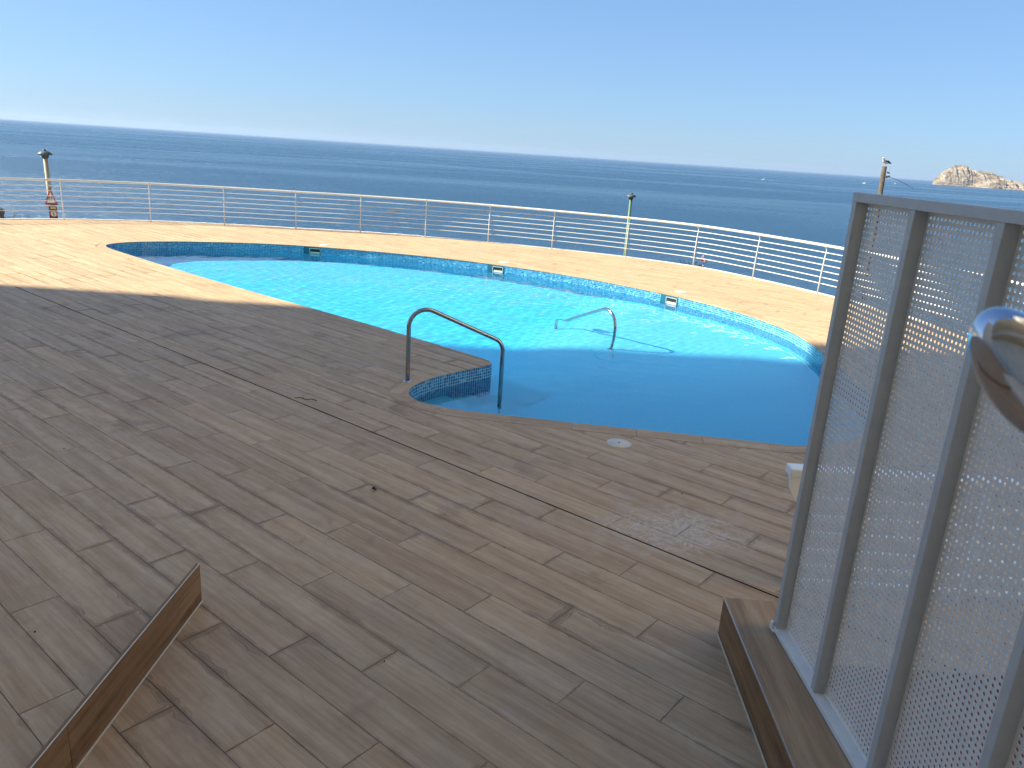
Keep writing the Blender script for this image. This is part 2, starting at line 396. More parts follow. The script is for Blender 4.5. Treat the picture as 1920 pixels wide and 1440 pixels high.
# ------------------------------------------------------------------ rocky island
def build_island():
    prof = [(0, 0), (4, 9), (9, 15), (18, 24), (25, 31), (35, 35.5), (50, 35), (65, 32), (80, 29), (100, 22.5), (120, 18.5), (140, 13.5), (155, 9), (170, 4), (186, 0)]
    sc = 3.36; px = np.array([a for a, _ in prof])*2.66; ph = np.array([b for _, b in prof])*2.85
    NX, NY = 260, 90; xs = np.linspace(-20, 186*2.66+20, NX); ys = np.linspace(-130, 150, NY)
    X, Y = np.meshgrid(xs, ys)
    def vn(x, y, s, seed):
        r = np.random.default_rng(seed); G = r.random((64, 64)); x = x/s+17; y = y/s+23
        xi = np.floor(x).astype(int); yi = np.floor(y).astype(int); fx = x-xi; fy = y-yi; fx = fx*fx*(3-2*fx); fy = fy*fy*(3-2*fy)
        g = lambda a, b: G[a % 64, b % 64]
        return (g(xi, yi)*(1-fx)+g(xi+1, yi)*fx)*(1-fy)+(g(xi, yi+1)*(1-fx)+g(xi+1, yi+1)*fx)*fy
    Pq = np.interp(X+18*(vn(X, Y, 30, 1)-.5), px, ph, left=-10, right=-10)
    base = np.clip(1-np.abs((Y-5)/(60+40*vn(X, Y*0, 90, 2)))**2.2, -.2, 1)
    Z = Pq*np.clip(base, -.2, 1)
    for s, a, sd_ in ((60, 20, 3), (28, 24, 4), (14, 24, 5), (7, 13, 6)):
        r = 1-np.abs(2*vn(X+.6*Y, Y+.35*X, s, sd_)-1); Z += .62*a*(r-.66)*np.clip(Z/25, 0, 1)
    step = 9; st = Z/step; Z = .55*Z+.45*(np.floor(st)+np.clip((st-np.floor(st)-.35)*2.2, 0, 1))*step   # ledges
    Z = np.where(Pq <= 1, -8, Z)
    V = np.stack([X, Y, Z-.5], -1).reshape(-1, 3)
    F = [(j*NX+i, j*NX+i+1, (j+1)*NX+i+1, (j+1)*NX+i) for j in range(NY-1) for i in range(NX-1)]
    o = meshobj('rocky_island', V.tolist(), F, M_rock)
    o.location = (2170, 4270, -18)
    az = math.atan2(4270, 2170)
    o.rotation_euler = (0, 0, az-math.pi/2-.03)
    return tag(o, 'small steep rocky island of tan cliffs rising from the sea', 'island')
build_island()

# ------------------------------------------------------------------ deck
theta = rad(-38.6); D = np.array([math.cos(theta), math.sin(theta)]); Nn = np.array([-math.sin(theta), math.cos(theta)]); OFF = 4.57*2.5/2.65
deck = empty('deck', kind='structure'); tag(deck, 'broad terrace of wood-look porcelain planks round the pool')
# bedding under the planks, with the pool cut out
def cdt_region(inc, exc):
    """triangles inside every polygon of inc and outside all of exc"""
    verts = []; faces = []
    for P in inc+exc:
        P = list(P)
        if sum(P[i][0]*P[(i+1) % len(P)][1]-P[(i+1) % len(P)][0]*P[i][1] for i in range(len(P))) < 0: P = P[::-1]
        b = len(verts); verts += [Vector((float(x), float(y))) for x, y in P]; faces.append(list(range(b, b+len(P))))
    v, e, f, ov, oe, of = delaunay_2d_cdt(verts, [], faces, 1, 1e-5)
    ni = len(inc); out = []
    for tri, src in zip(f, of):
        s = set(src)
        if all(i in s for i in range(ni)) and not any(i in s for i in range(ni, ni+len(exc))): out.append(tri)
    return v, out
POOL_HOLE = POOL[::2]
KERB = [(1.225, 3.73), (1.18, -1.0), (1.53, -1.0), (1.53, 3.73)]
v, f = cdt_region([DECK[::2].tolist()], [POOL_HOLE.tolist()])
bed = meshobj('bedding', [(p.x, p.y, -.0035) for p in v], f, M_grout, deck)
bed.data.validate()
if bed.data.polygons[0].normal.z < 0: bed.data.flip_normals()

# coping band round the pool except at the sharp tip
CW = .2
OUT = offset(POOL, CW)
tipd = np.linalg.norm(POOL-np.array([-.262, 9.13]), axis=1)
i_tip = int(np.argmin(tipd)); NPOOL = len(POOL)
keep = tipd > 1.0
# run of kept indices beginning after the tip
s0 = i_tip
while not keep[s0 % NPOOL]: s0 += 1
s1 = s0
while keep[s1 % NPOOL]: s1 += 1
idx = [k % NPOOL for k in range(s0, s1)]
band = np.vstack([POOL[idx], OUT[idx][::-1]])
copings = []
run = 0; seg = [idx[0]]
for a, b in zip(idx, idx[1:]):
    seg.append(b); run += np.linalg.norm(POOL[b]-POOL[a])
    if run > .60: copings.append(seg); seg = [b]; run = 0
if len(seg) > 2: copings.append(seg)

def slab(name, tris, verts2, uvf, pid, mat, parent, z=0.0, thick=.012):
    """thin slab whose top is the 2D region; uvf maps xy to plank coordinates"""
    bm = bmesh.new(); uvl = bm.loops.layers.uv.new('UVMap')
    vt = {}
    def gv(i):
        if i not in vt: vt[i] = bm.verts.new((verts2[i][0], verts2[i][1], z))
        return vt[i]
    for t in tris:
        try: bm.faces.new([gv(i) for i in t])
        except ValueError: pass
    for fc in bm.faces:
        if fc.normal.z < 0: fc.normal_flip()
    bm.normal_update()
    for fc in list(bm.faces):
        if fc.normal.z < 0: fc.normal_flip()
    bd = [e for e in bm.edges if len(e.link_faces) == 1]
    low = {}
    for e in bd:
        for q in e.verts:
            if q not in low: low[q] = bm.verts.new((q.co.x, q.co.y, z-thick))
    for e in bd:
        lp = e.link_loops[0]; a, b = lp.vert, lp.link_loop_next.vert
        bm.faces.new((b, a, low[a], low[b]))
    for fc in bm.faces:
        for lp in fc.loops: lp[uvl].uv = uvf(lp.vert.co.x, lp.vert.co.y)
    me = bpy.data.meshes.new(name); bm.to_mesh(me); bm.free(); me.materials.append(mat)
    at = me.attributes.new('pid', 'FLOAT', 'FACE'); at.data.foreach_set('value', [pid]*len(me.polygons))
    return me

GAP = .0042
planks = []            # (kind, data, centre)
s_off = -1.67
sampled_pool = resample(POOL, .1); sampled_edge = EDGE[::2]
bandclosed = band[::1].tolist(); band_simple = np.vstack([POOL[idx][::2], OUT[idx][::-2]]).tolist()
outer_all = OUT
rows = range(-42, 110)
corner = np.array([[a, b] for a, b in [(-19, -3.5), (8.5, -3.5), (8.5, 23), (-19, 23)]])
smin, smax = (corner@D).min(), (corner@D).max(); nmin, nmax = (corner@Nn).min(), (corner@Nn).max()
k0 = int((nmin-OFF)/PW)-1; k1 = int((nmax-OFF)/PW)+1
specs = []
for k in range(k0, k1):
    sk = s_off+(PL/3)*(k+1); i0 = int((smin-sk)/PL)-1; i1 = int((smax-sk)/PL)+1
    for i in range(i0, i1):
        sa, sb = sk+i*PL+GAP/2, sk+(i+1)*PL-GAP/2
        na, nb = OFF+k*PW+GAP/2, OFF+(k+1)*PW-GAP/2
        if k == 0: na += .012
        specs.append((k, sa, sb, na, nb))
deckpoly = DECK[::2]
C_ = np.array([[(a+b)/2*D+(c+d)/2*Nn] for _, a, b, c, d in specs])[:, 0]
inD = inpoly(deckpoly, C_[:, 0], C_[:, 1]); inP = inpoly(POOL, C_[:, 0], C_[:, 1])
full_me = {}
def full_mesh(w_, v0):
    key = (round(w_, 4), v0)
    if key not in full_me:
        L = PL-GAP; vv = [(0, 0), (L, 0), (L, w_), (0, w_)]
        me = slab('plank', [(0, 1, 2, 3)], vv, lambda x, y: (x+GAP/2, y+v0), 0.0, M_plank, None)
        full_me[key] = me
    return full_me[key]
def visible_weight(c):
    d = Vector((c[0], c[1], 0))-Vector((0, 0, H)); z = d.dot(fwd)
    if z < .3: return 0
    u = d.dot(rt)/z*.75; v_ = d.dot(up)/z*.75     # 0.5 / 0.375 half frame
    if abs(u) > .56 or abs(v_) > .44: return 0
    return H/(d.length**3)
cand = []
for sp, c, a, b in zip(specs, C_, inD, inP):
    k, sa, sb, na, nb = sp
    dp = np.min(np.sum((sampled_pool-c)**2, 1))**.5; de = np.min(np.sum((sampled_edge-c)**2, 1))**.5
    nearp = dp < 1.0; neare = de < .8; nb_ = (abs(c[1]+3.5) < .7)
    if not nearp and (b): continue
    if not neare and not nb_ and (not a): continue
    quad = [sa*D+na*Nn, sb*D+na*Nn, sb*D+nb*Nn, sa*D+nb*Nn]
    if nearp or neare or nb_: cand.append((visible_weight(c), 'clip', sp, quad, c, nearp, neare or nb_))
    else: cand.append((visible_weight(c), 'full', sp, quad, c, False, False))
cand.sort(key=lambda t: -t[0])
stuffV = []; stuffF = []; stuffU = []; stuffP = []
cnt = 0
for wgt, ty, sp, quad, c, npool, nedge in cand:
    k, sa, sb, na, nb = sp; v0 = na-(OFF+k*PW)
    single = cnt < 296
    dz = random.uniform(-.0006, .0006)
    if ty == 'clip':
        inc = [[tuple(q) for q in quad]]; exc = []
        if nedge: inc.append(deckpoly.tolist())
        if npool:
            exc.append(POOL_HOLE.tolist())
            if np.min(np.linalg.norm(POOL[idx]-c, axis=1)) < 1.1: exc.append(band_simple)
        v, f = cdt_region(inc, exc)
        if not f: continue
        area = sum(abs((v[t[1]]-v[t[0]]).cross(v[t[2]]-v[t[0]]))/2 for t in f)
        if area < .0008: continue
    if single and wgt > 0:
        if ty == 'full':
            o = bpy.data.objects.new('plank', full_mesh(nb-na, v0)); link(o, deck)
            o.location = (quad[0][0], quad[0][1], dz); o.rotation_euler = (random.uniform(-.0012, .0012), random.uniform(-.0006, .0006), theta)
        else:
            P0 = quad[0]
            def uvf(x, y, P0=P0, v0=v0):
                d = np.array([x, y]); return (float(d@D)+GAP/2, float(d@Nn)+v0)
            v2 = [(p.x-P0[0], p.y-P0[1]) for p in v]
            me = slab('plank', f, v2, uvf, random.random(), M_plank, None)
            o = bpy.data.objects.new('plank', me); link(o, deck); o.location = (P0[0], P0[1], dz)
        cnt += 1
    else:
        if ty == 'full': vv = [tuple(q) for q in quad]; ff = [(0, 1, 2, 3)]
        else: vv = [(p.x, p.y) for p in v]; ff = f
        b0 = len(stuffV); stuffV += [(x, y, dz) for x, y in vv]
        pid = random.random()
        for t in ff:
            P = [vv[i] for i in t]; ar_ = sum(P[i][0]*P[(i+1) % len(P)][1]-P[(i+1) % len(P)][0]*P[i][1] for i in range(len(P)))
            t = tuple(t) if ar_ > 0 else tuple(t)[::-1]
            stuffF.append(tuple(b0+i for i in t)); stuffP.append(pid)
            for i in t:
                d = np.array(vv[i])-quad[0]; stuffU.append((float(d@D)+GAP/2, float(d@Nn)+v0))
o = meshobj('planks', stuffV, stuffF, M_plank, deck); tag(o, kind='stuff')
uvl = o.data.uv_layers.new(name='UVMap'); uvl.data.foreach_set('uv', np.array(stuffU, dtype=np.float32).ravel())
at = o.data.attributes.new('pid', 'FLOAT', 'FACE'); at.data.foreach_set('value', stuffP)
# dark expansion joint
ja = -13.5; jb = 4.9
q = [ja*D+(OFF-.0005)*Nn, jb*D+(OFF-.0005)*Nn, jb*D+(OFF+.0155)*Nn, ja*D+(OFF+.0155)*Nn]
meshobj('expansion_joint', [(x, y, -.0018) for x, y in q], [(0, 1, 2, 3)], M_black, deck)
# whitish rough kerb strip along the deck edge
V = []; F = []
for i, p in enumerate(EDGE):
    n_ = np.array([-Tn[i, 1], Tn[i, 0]]); jz = .022+.012*random.random() if p[0] < -3 else .012
    for dd, z in ((-.005, -.03), (-.005, jz*.8), (.05, jz), (.12, jz*.7), (.12, -.2)):
        q = p+n_*(dd+.01*(random.random()-.5)*(p[0] < -3)); V.append((q[0], q[1], z))
for i in range(len(EDGE)-1):
    for j in range(4): F.append((i*5+j, i*5+j+1, (i+1)*5+j+1, (i+1)*5+j))
meshobj('kerb_strip', V, F, M_whitekerb, deck)

# ------------------------------------------------------------------ swimming pool
M_kerbtop2 = M_plank
pool = empty('swimming_pool', (0, 0, 0), label='free-form swimming pool with blue mosaic rim set into the plank deck', cat='swimming pool')
for sg in copings:
    a_in = POOL[sg]; a_out = OUT[sg]; L = np.r_[0, np.cumsum(np.linalg.norm(np.diff(a_in, axis=0), axis=1))]
    tot = L[-1]; cut = .002
    ins = np.stack([np.interp(np.clip(L, cut, tot-cut), L, a_in[:, i]) for i in (0, 1)], 1); ous = np.stack([np.interp(np.clip(L, cut, tot-cut), L, a_out[:, i]) for i in (0, 1)], 1)
    inn = ins-(ous-ins)*.05; ous = ous-(ous-ins)*.03
    n = len(sg); vv = [tuple(p) for p in inn]+[tuple(p) for p in ous]
    ff = [(i, n+i, n+i+1, i+1) for i in range(n-1)]
    o0 = inn[0]; dr = (inn[-1]-inn[0]); dr /= np.linalg.norm(dr); nn_ = np.array([-dr[1], dr[0]])
    def uvf(x, y, o0=o0, dr=dr, nn_=nn_):
        d = np.array([x, y])-o0; return (float(d@dr)+.3, float(abs(d@nn_))+.02)
    me = slab('coping_tile', ff, vv, uvf, random.random(), M_kerbtop2, None, z=.001+random.uniform(0, .0008), thick=.014)
    o = bpy.data.objects.new('coping_tile', me); link(o, pool)
# wall behind the mosaic and the mosaic itself
WZ = -.175; DEEP = -1.25
skim = [(-5.02, 18.75), (-.47, 17.76), (3.05, 15.08)]
V = []; F = []; wl = offset(POOL, .004)
for p in wl: V += [(p[0], p[1], -.006), (p[0], p[1], DEEP-.2)]
n = len(wl); F = [(2*i, 2*i+1, 2*((i+1) % n)+1, 2*((i+1) % n)) for i in range(n)]
meshobj('pool_wall', V, F, M_poolgrout, pool)
TS = .036; R = resample(POOL, TS); n = len(R); nrow = 38
Tt = np.roll(R, -1, 0)-R; V = []; P = []
g_ = .15
for j in range(nrow):
    za = -.010-j*TS; zb = za-TS*.85
    a = R+Tt*g_/2; b = R+Tt*(1-g_/2)
    V.append(np.concatenate([np.c_[a, np.full(n, za)], np.c_[b, np.full(n, za)], np.c_[b, np.full(n, zb)], np.c_[a, np.full(n, zb)]], 1).reshape(-1, 3))
V = np.concatenate(V); nq = len(V)//4
me = bpy.data.meshes.new('mosaic_tiles'); me.vertices.add(len(V)); me.vertices.foreach_set('co', V.ravel())
me.loops.add(nq*4); me.polygons.add(nq)
me.loops.foreach_set('vertex_index', np.arange(nq*4, dtype=np.int32)); me.polygons.foreach_set('loop_start', np.arange(0, nq*4, 4, dtype=np.int32))
me.update(); me.validate()
at = me.attributes.new('pid', 'FLOAT', 'FACE'); at.data.foreach_set('value', np.clip(rng.beta(1.6, 1.9, nq), 0, 1).astype(np.float32))
me.materials.append(M_mosaic); o = bpy.data.objects.new('mosaic_tiles', me); link(o, pool); tag(o, kind='stuff')
# floor: shallow shelf on the right, deep part on the left
def sst(x, a, b):
    t = np.clip((x-a)/(b-a), 0, 1); return t*t*(3-2*t)
fx = np.arange(-9.4, 4.95, .12); fy = np.arange(6.6, 19.1, .12); X, Y = np.meshgrid(fx, fy)
edgeX = 1.0+.42*(Y-11.9)*(Y > 11.9)*.9-.25*np.clip(11.9-Y, 0, 3)
Z = -.86*np.ones_like(X)
sh = sst(X, edgeX-1.5, edgeX+.25)
Z = DEEP+(-.80-DEEP)*sh + .12*sst(X, 2.5, 4.4)*sh
V = np.stack([X, Y, Z], -1).reshape(-1, 3); NX = len(fx)
cen = inpoly(offset(POOL, .12), X, Y).ravel()
F = [q for j in range(len(fy)-1) for i in range(NX-1) for q in [(j*NX+i, j*NX+i+1, (j+1)*NX+i+1, (j+1)*NX+i)] if any(cen[t] for t in q)]
meshobj('pool_floor', V.tolist(), F, M_floor, pool, smooth=True)
# submerged corner steps by the near handrail: rounded treads fanning out of the notch
for j, (r, z) in enumerate(((.62, -.42), (1.02, -.62), (1.42, -.84), (1.82, -1.08))):
    c0 = np.array([-1.05, 7.95]); circ = [tuple(c0+r*np.array([math.cos(t), math.sin(t)])) for t in np.linspace(0, 2*math.pi, 49)[:-1]]
    v, f = cdt_region([circ, POOL_HOLE.tolist()], [])
    bm = bmesh.new(); vt = [bm.verts.new((q.x, q.y, z)) for q in v]
    for t in f:
        try: bm.faces.new([vt[i] for i in t])
        except ValueError: pass
    bmesh.ops.delete(bm, geom=[q for q in bm.verts if not q.link_faces], context='VERTS')
    bd = [e for e in bm.edges if len(e.link_faces) == 1]
    r_ext = bmesh.ops.extrude_edge_only(bm, edges=bd)
    for g in r_ext['geom']:
        if isinstance(g, bmesh.types.BMVert): g.co.z -= .3
    bmobj('step', bm, M_floor, pool)
# skimmers
for i, (sx, sy) in enumerate(skim):
    d = np.linalg.norm(POOL-np.array([sx, sy]), axis=1); k = int(np.argmin(d)); p = POOL[k]
    t = POOL[(k+3) % NPOOL]-POOL[k-3]; t /= np.linalg.norm(t); nrm_ = np.array([t[1], -t[0]])       # outwards
    mt = Matrix(((t[0], -nrm_[0], 0, p[0]), (t[1], -nrm_[1], 0, p[1]), (0, 0, 1, 0), (0, 0, 0, 1)))
    sk = empty('skimmer'); sk.matrix_world = mt; sk.parent = pool
    wd, zt, zb = .12, -.06, -.16
    bm = bmesh.new(); box(bm, (-wd-.03, .001, -.30), (wd+.16, .0045, -.004)); bmobj('recess_shade', bm, M_recess, sk)  # flat plate; its dark colour stands for a shaded notch
    bm = bmesh.new()
    for lo, hi in (((-wd-.018, 0, zt), (wd+.018, .018, zt+.016)), ((-wd-.018, 0, zb-.03), (wd+.018, .018, zb)), ((-wd-.018, 0, zb), (-wd, .018, zt)), ((wd, 0, zb), (wd+.018, .018, zt))): box(bm, lo, hi, .003)
    bmobj('frame', bm, M_skim, sk)
    bm = bmesh.new(); box(bm, (-wd, -.001, zb), (wd, .006, zt)); bmobj('opening_shade', bm, M_dark, sk)
    bm = bmesh.new(); box(bm, (-wd+.01, .006, zb), (wd-.01, .009, zb+.03)); bmobj('flap', bm, M_cream, sk)
# water
ws = .030
wx = np.arange(-9.3, 4.75, ws); wy = np.arange(6.7, 19.0, ws); X, Y = np.meshgrid(wx, wy); Z = np.zeros_like(X)
for lam, amp, cnt_ in ((1.1, .0019, 9), (.5, .0008, 12), (.28, .00055, 16), (.17, .00033, 16)):
    for q in range(cnt_):
        th = rng.uniform(0, 2*math.pi); l_ = lam*rng.uniform(.78, 1.28); ph = rng.uniform(0, 6.28)
        kx, ky = 2*math.pi/l_*math.cos(th), 2*math.pi/l_*math.sin(th)
        Z += amp/math.sqrt(cnt_)*np.sin(kx*X+ky*Y+ph)
calm = .8+.2*sst(Y, 9.5, 12.5)
calm = calm*(1-.35*sst(X, 1.5, 3.5))
Z = WZ+Z*calm
cen = inpoly(offset(POOL, .06), X, Y).ravel(); NX = len(wx); NYw = len(wy)
J, I = np.meshgrid(np.arange(NYw-1), np.arange(NX-1), indexing='ij'); a = (J*NX+I).ravel()
quads = np.stack([a, a+1, a+NX+1, a+NX], 1); quads = quads[cen[quads].any(1)]
used = np.unique(quads); remap = np.zeros(NX*NYw, int); remap[used] = np.arange(len(used))
V = np.stack([X, Y, Z], -1).reshape(-1, 3)[used]; quads = remap[quads]
me = bpy.data.meshes.new('pool_water'); me.vertices.add(len(V)); me.vertices.foreach_set('co', V.ravel()); me.loops.add(quads.size); me.polygons.add(len(quads))
me.loops.foreach_set('vertex_index', quads.ravel().astype(np.int32)); me.polygons.foreach_set('loop_start', np.arange(0, quads.size, 4, dtype=np.int32))
me.update(); me.validate(); me.shade_smooth(); me.materials.append(M_water)
water = bpy.data.objects.new('pool_water', me); link(water); tag(water, 'clear rippling turquoise pool water', kind='structure')
water.cycles.is_caustics_caster = True
for o in pool.children:
    o.cycles.is_caustics_receiver = True

# ------------------------------------------------------------------ pool handrails
def fillet(pts, r, n=7):
    pts = [Vector(p) for p in pts]; out = [pts[0]]
    for i in range(1, len(pts)-1):
        a, b, c = pts[i-1], pts[i], pts[i+1]; u = (a-b).normalized(); v_ = (c-b).normalized(); rr = r[i-1] if hasattr(r, '__len__') else r
        ang = u.angle(v_); d = min(rr/math.tan(ang/2), .49*(a-b).length if i > 1 else .95*(a-b).length, .49*(c-b).length if i < len(pts)-2 else .95*(c-b).length)
        p0, p1 = b+u*d, b+v_*d; R_ = d*math.tan(ang/2)
        cen_ = b+(u+v_).normalized()*(R_/math.sin(ang/2))
        for k in range(n+1):
            t = k/n; q = (p0*(1-t)+p1*t)-cen_; out.append(cen_+q.normalized()*R_)
    out.append(pts[-1]); return out
# near rail: foot on the deck, other leg down into the notch
hr = empty('pool_handrail', (-1.16, 8.15, 0), label='dark-looking steel handrail standing half on the shaded deck at the near pool corner', cat='handrail', group='pool handrails')
A = Vector((0, 0, 0)); Bx = Vector((-.13+1.16, 8.45-8.15, 0))
path = fillet([A, (.0, 0, .91), tuple(Bx*1.0+Vector((0, 0, .44))), tuple(Bx+Vector((0, 0, -.75)))], [.19, .15], 9)
bm = bmesh.new(); tube(bm, path, .0245, 16); bmobj('rail_tube', bm, M_steel, hr, True)
bm = bmesh.new(); lathe(bm, [(.0, .014), (.03, .014), (.05, .010), (.054, .002), (.054, 0)], 24); bmobj('floor_flange', bm, M_steel, hr, True)
# far rail: both legs in the water, at the edge of the shelf
hr2 = empty('pool_handrail', (1.50, 11.66, -.8), label='bright steel handrail rising out of the sunlit water near the middle of the pool', cat='handrail', group='pool handrails')
E2 = Vector((.64-1.25, 13.2-11.9+.1, 0))
path = fillet([(0, 0, 0), (.05, -.03, .62+.56), (-.56, .98, .62+.09), (-.80, 1.40, .5), (-.80, 1.40, -.3)], [.26, .1, .1], 9)
bm = bmesh.new(); tube(bm, path, .0245, 16); bmobj('rail_tube', bm, M_steel, hr2, True)
bm = bmesh.new(); lathe(bm, [(.0, .03), (.03, .03), (.05, .02), (.054, .002), (.054, 0)], 24); bmobj('floor_flange', bm, M_steel, hr2, True)

# ------------------------------------------------------------------ round lids
def lid(x, y, r, label, mat=M_cream, lift=.0):
    t = empty('skimmer_lid', (x, y, .001+lift), label=label, cat='lid', group='round access lids beside the pool')
    bm = bmesh.new(); lathe(bm, [(0, .006), (r*.80, .006), (r*.82, .003), (r*.86, .003), (r*.88, .006), (r, .005), (r+.003, 0)], 40)
    bmobj('cover', bm, mat, t, True)
    bm = bmesh.new(); lathe(bm, [(0, .008), (r*.085, .008), (r*.1, .006)], 12); bmobj('finger_hole_shade', bm, M_dark, t)
    return t
lid(1.02, 6.64, .112, 'round cream lid set in the shaded deck at the near pool edge')
lid(-4.88, 19.16, .125, 'pale round lid farthest away, on the far pool rim near its left end')
lid(-.38, 18.2, .125, 'pale round lid on the far pool rim behind the middle skimmer')
lid(3.32, 15.6, .125, 'pale round lid on the far pool rim nearest the perforated screen')

# ------------------------------------------------------------------ curved white railing
rl = empty('railing', (0, 0, 0), label='curved white metal railing with six thin bars along the seaward deck edge', cat='railing')
def prof_post(i):
    j = int(np.argmin(np.sum((RAIL-np.array(posts[i]))**2, 1))); t = Tn[j]; return np.array([-t[1], t[0]]), RAIL[j]
rsub = RAIL[::2]
for nm, z, r, n_, inset in [('handrail', 1.04, .030, 10, 0)]+[('bar', .235+k*.131, .0105, 6, .045) for k in range(6)]:
    bm = bmesh.new(); T2 = np.gradient(rsub, axis=0); T2 /= np.linalg.norm(T2, axis=1)[:, None]; nn_ = np.stack([-T2[:, 1], T2[:, 0]], 1)
    q = rsub+nn_*inset; tube(bm, [(a, b, z) for a, b in q], r, n_); bmobj(nm, bm, M_rail, rl, True)
for i in range(len(posts)):
    n2, p = prof_post(i); pr = [(.0, 0), (.012, .4), (.034, .78), (.052, .90), (.050, .955), (.030, .99), (.0, 1.005)]
    po = empty('post', (p[0], p[1], 0)); po.parent = rl
    bm = bmesh.new(); tube(bm, [(n2[0]*a, n2[1]*a, z) for a, z in pr], .0135, 8); bmobj('stanchion', bm, M_rail, po, True)
    t2 = np.array([n2[1], -n2[0]])
    bm = bmesh.new(); mt = Matrix(((t2[0], n2[0], 0, 0), (t2[1], n2[1], 0, 0), (0, 0, 1, 1.04), (0, 0, 0, 1)))
    tube(bm, [tuple(mt@Vector((0, .033*math.cos(a), .033*math.sin(a)))) for a in np.linspace(0, 2*math.pi, 15)[:-1]], .009, 6, closed=True)
    bmobj('ring', bm, M_rail, po, True)

# ------------------------------------------------------------------ perforated metal screen on its tiled kerb
def tile_box(name, lo, hi, parent, axis, pid, mat=M_kerbtile):
    bm = bmesh.new(); box(bm, lo, hi, .0015); uvl = bm.loops.layers.uv.new('UVMap')
    for fc in bm.faces:
        for lp in fc.loops:
            c = lp.vert.co; n_ = fc.normal
            other = c.z if abs(n_.z) < .5 else (c.x if axis == 1 else c.y)
            lp[uvl].uv = (c[axis]+3, other+.05)
    bmesh.ops.recalc_face_normals(bm, faces=bm.faces)
    me = bpy.data.meshes.new(name); bm.to_mesh(me); bm.free(); me.materials.append(mat)
    at = me.attributes.new('pid', 'FLOAT', 'FACE'); at.data.foreach_set('value', [pid]*len(me.polygons))
    return link(bpy.data.objects.new(name, me), parent)
KH = .235
kb = empty('tiled_kerb', (1.24, 3.73, 0), rad(-.9), label='raised brown wood-look tiled kerb running under the perforated grey screen', cat='kerb')
# local frame: y runs back towards the viewer (negative), x to the right
ks = [(0, -1.28), (-1.283, -2.56), (-2.563, -3.9), (-3.903, -4.9)]
bm = bmesh.new(); box(bm, (.012, -4.9, 0), (.30, -.012, KH-.012)); bmobj('kerb_core', bm, M_grout, kb)
for j, (a, b) in enumerate(ks):
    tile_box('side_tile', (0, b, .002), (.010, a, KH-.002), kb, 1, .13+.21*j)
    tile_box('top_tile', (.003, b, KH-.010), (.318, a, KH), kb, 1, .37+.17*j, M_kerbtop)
tile_box('end_tile', (.012, -.010, .002), (.31, -.001, KH-.011), kb, 0, .8)
bm = bmesh.new(); box(bm, (-.0015, -4.9, KH-.006), (.0032, .001, KH+.0012)); bmobj('edge_trim', bm, M_trim, kb)
bm = bmesh.new(); box(bm, (-.006, -4.9, -.001), (.001, .001, .005)); bmobj('grout_line', bm, M_cream, kb)

SX, SY = 1.425, 3.455                                   # far bottom corner of the screen
scr = empty('perforated_screen', (SX, SY, KH), rad(2.2), label='tall grey perforated metal privacy screen standing on the tiled kerb', cat='screen')
FW, FD, SH = .038, .056, 2.195                          # frame width, depth, height
stile_y = [0, -.485, -1.01, -1.535, -2.06, -2.585]      # far edges of the uprights, local y (towards the viewer)
BR = .03
for i, y0 in enumerate(stile_y):
    bm = bmesh.new(); box(bm, (0, y0-FW, BR-.001), (FD, y0, SH-.04), .002); bmobj('upright', bm, M_frame, scr)
bm = bmesh.new(); box(bm, (-.001, stile_y[-1]-FW-.001, SH-.04), (FD+.001, .002, SH), .002); bmobj('top_rail', bm, M_frame, scr)
bm = bmesh.new(); box(bm, (-.004, stile_y[-1]-FW, .004), (FD, .0015, BR-.001), .002); bmobj('bottom_rail', bm, M_screen, scr)
bm = bmesh.new(); box(bm, (-.012, -.03, .0), (.03, .012, .012), .003); box(bm, (-.014, -.012, 0), (.0, .012, .05), .004); bmobj('foot_bracket', bm, M_white_pl, scr)
PIT = .02475
def perf_mesh(width, height, name):
    ny = int(width/PIT); nz = int(height/PIT); my = (width-ny*PIT)/2; mz = (height-nz*PIT)/2
    K = 8; rH = .0067; th = .0015
    bm = bmesh.new(); V = []; F = []
    ring = [(rH*math.cos(2*math.pi*(k+.5)/K), rH*math.sin(2*math.pi*(k+.5)/K)) for k in range(K)]
    sq = [(PIT/2*a, PIT/2*b) for a, b in ((1, 0), (1, 1), (0, 1), (-1, 1), (-1, 0), (-1, -1), (0, -1), (1, -1))]
    for iy in range(ny):
        for iz in range(nz):
            cy = -(my+(iy+.5)*PIT); cz = mz+(iz+.5)*PIT; b = len(V)
            for x in (0, th): V += [(x, cy+a, cz+c) for a, c in ring]+[(x, cy+a, cz+c) for a, c in sq]
            for k in range(K):
                k2 = (k+1) % K
                F.append((b+k, b+k2, b+8+k2, b+8+k)); F.append((b+16+k2, b+16+k, b+24+k, b+24+k2))
                F.append((b+k2, b+k, b+16+k, b+16+k2))
    # plain borders
    for (ya, yb, za, zb) in ((-my, 0, 0, height), (-width, -width+my, 0, height), (-width+my, -my, 0, mz), (-width+my, -my, height-mz, height)):
        b = len(V); V += [(0, ya, za), (0, yb, za), (0, yb, zb), (0, ya, zb)]; F.append((b, b+1, b+2, b+3))
    me = bpy.data.meshes.new(name); me.from_pydata(V, [], F); me.materials.append(M_screen); return me
cache = {}
for a, b in zip(stile_y, stile_y[1:]):
    wdt = round((a-FW)-b, 4); 
    if wdt not in cache: cache[wdt] = perf_mesh(wdt, SH-.04-BR, 'perforated_sheet')
    o = bpy.data.objects.new('perforated_sheet', cache[wdt]); link(o, scr); o.location = (FD-.004, a-FW, BR)
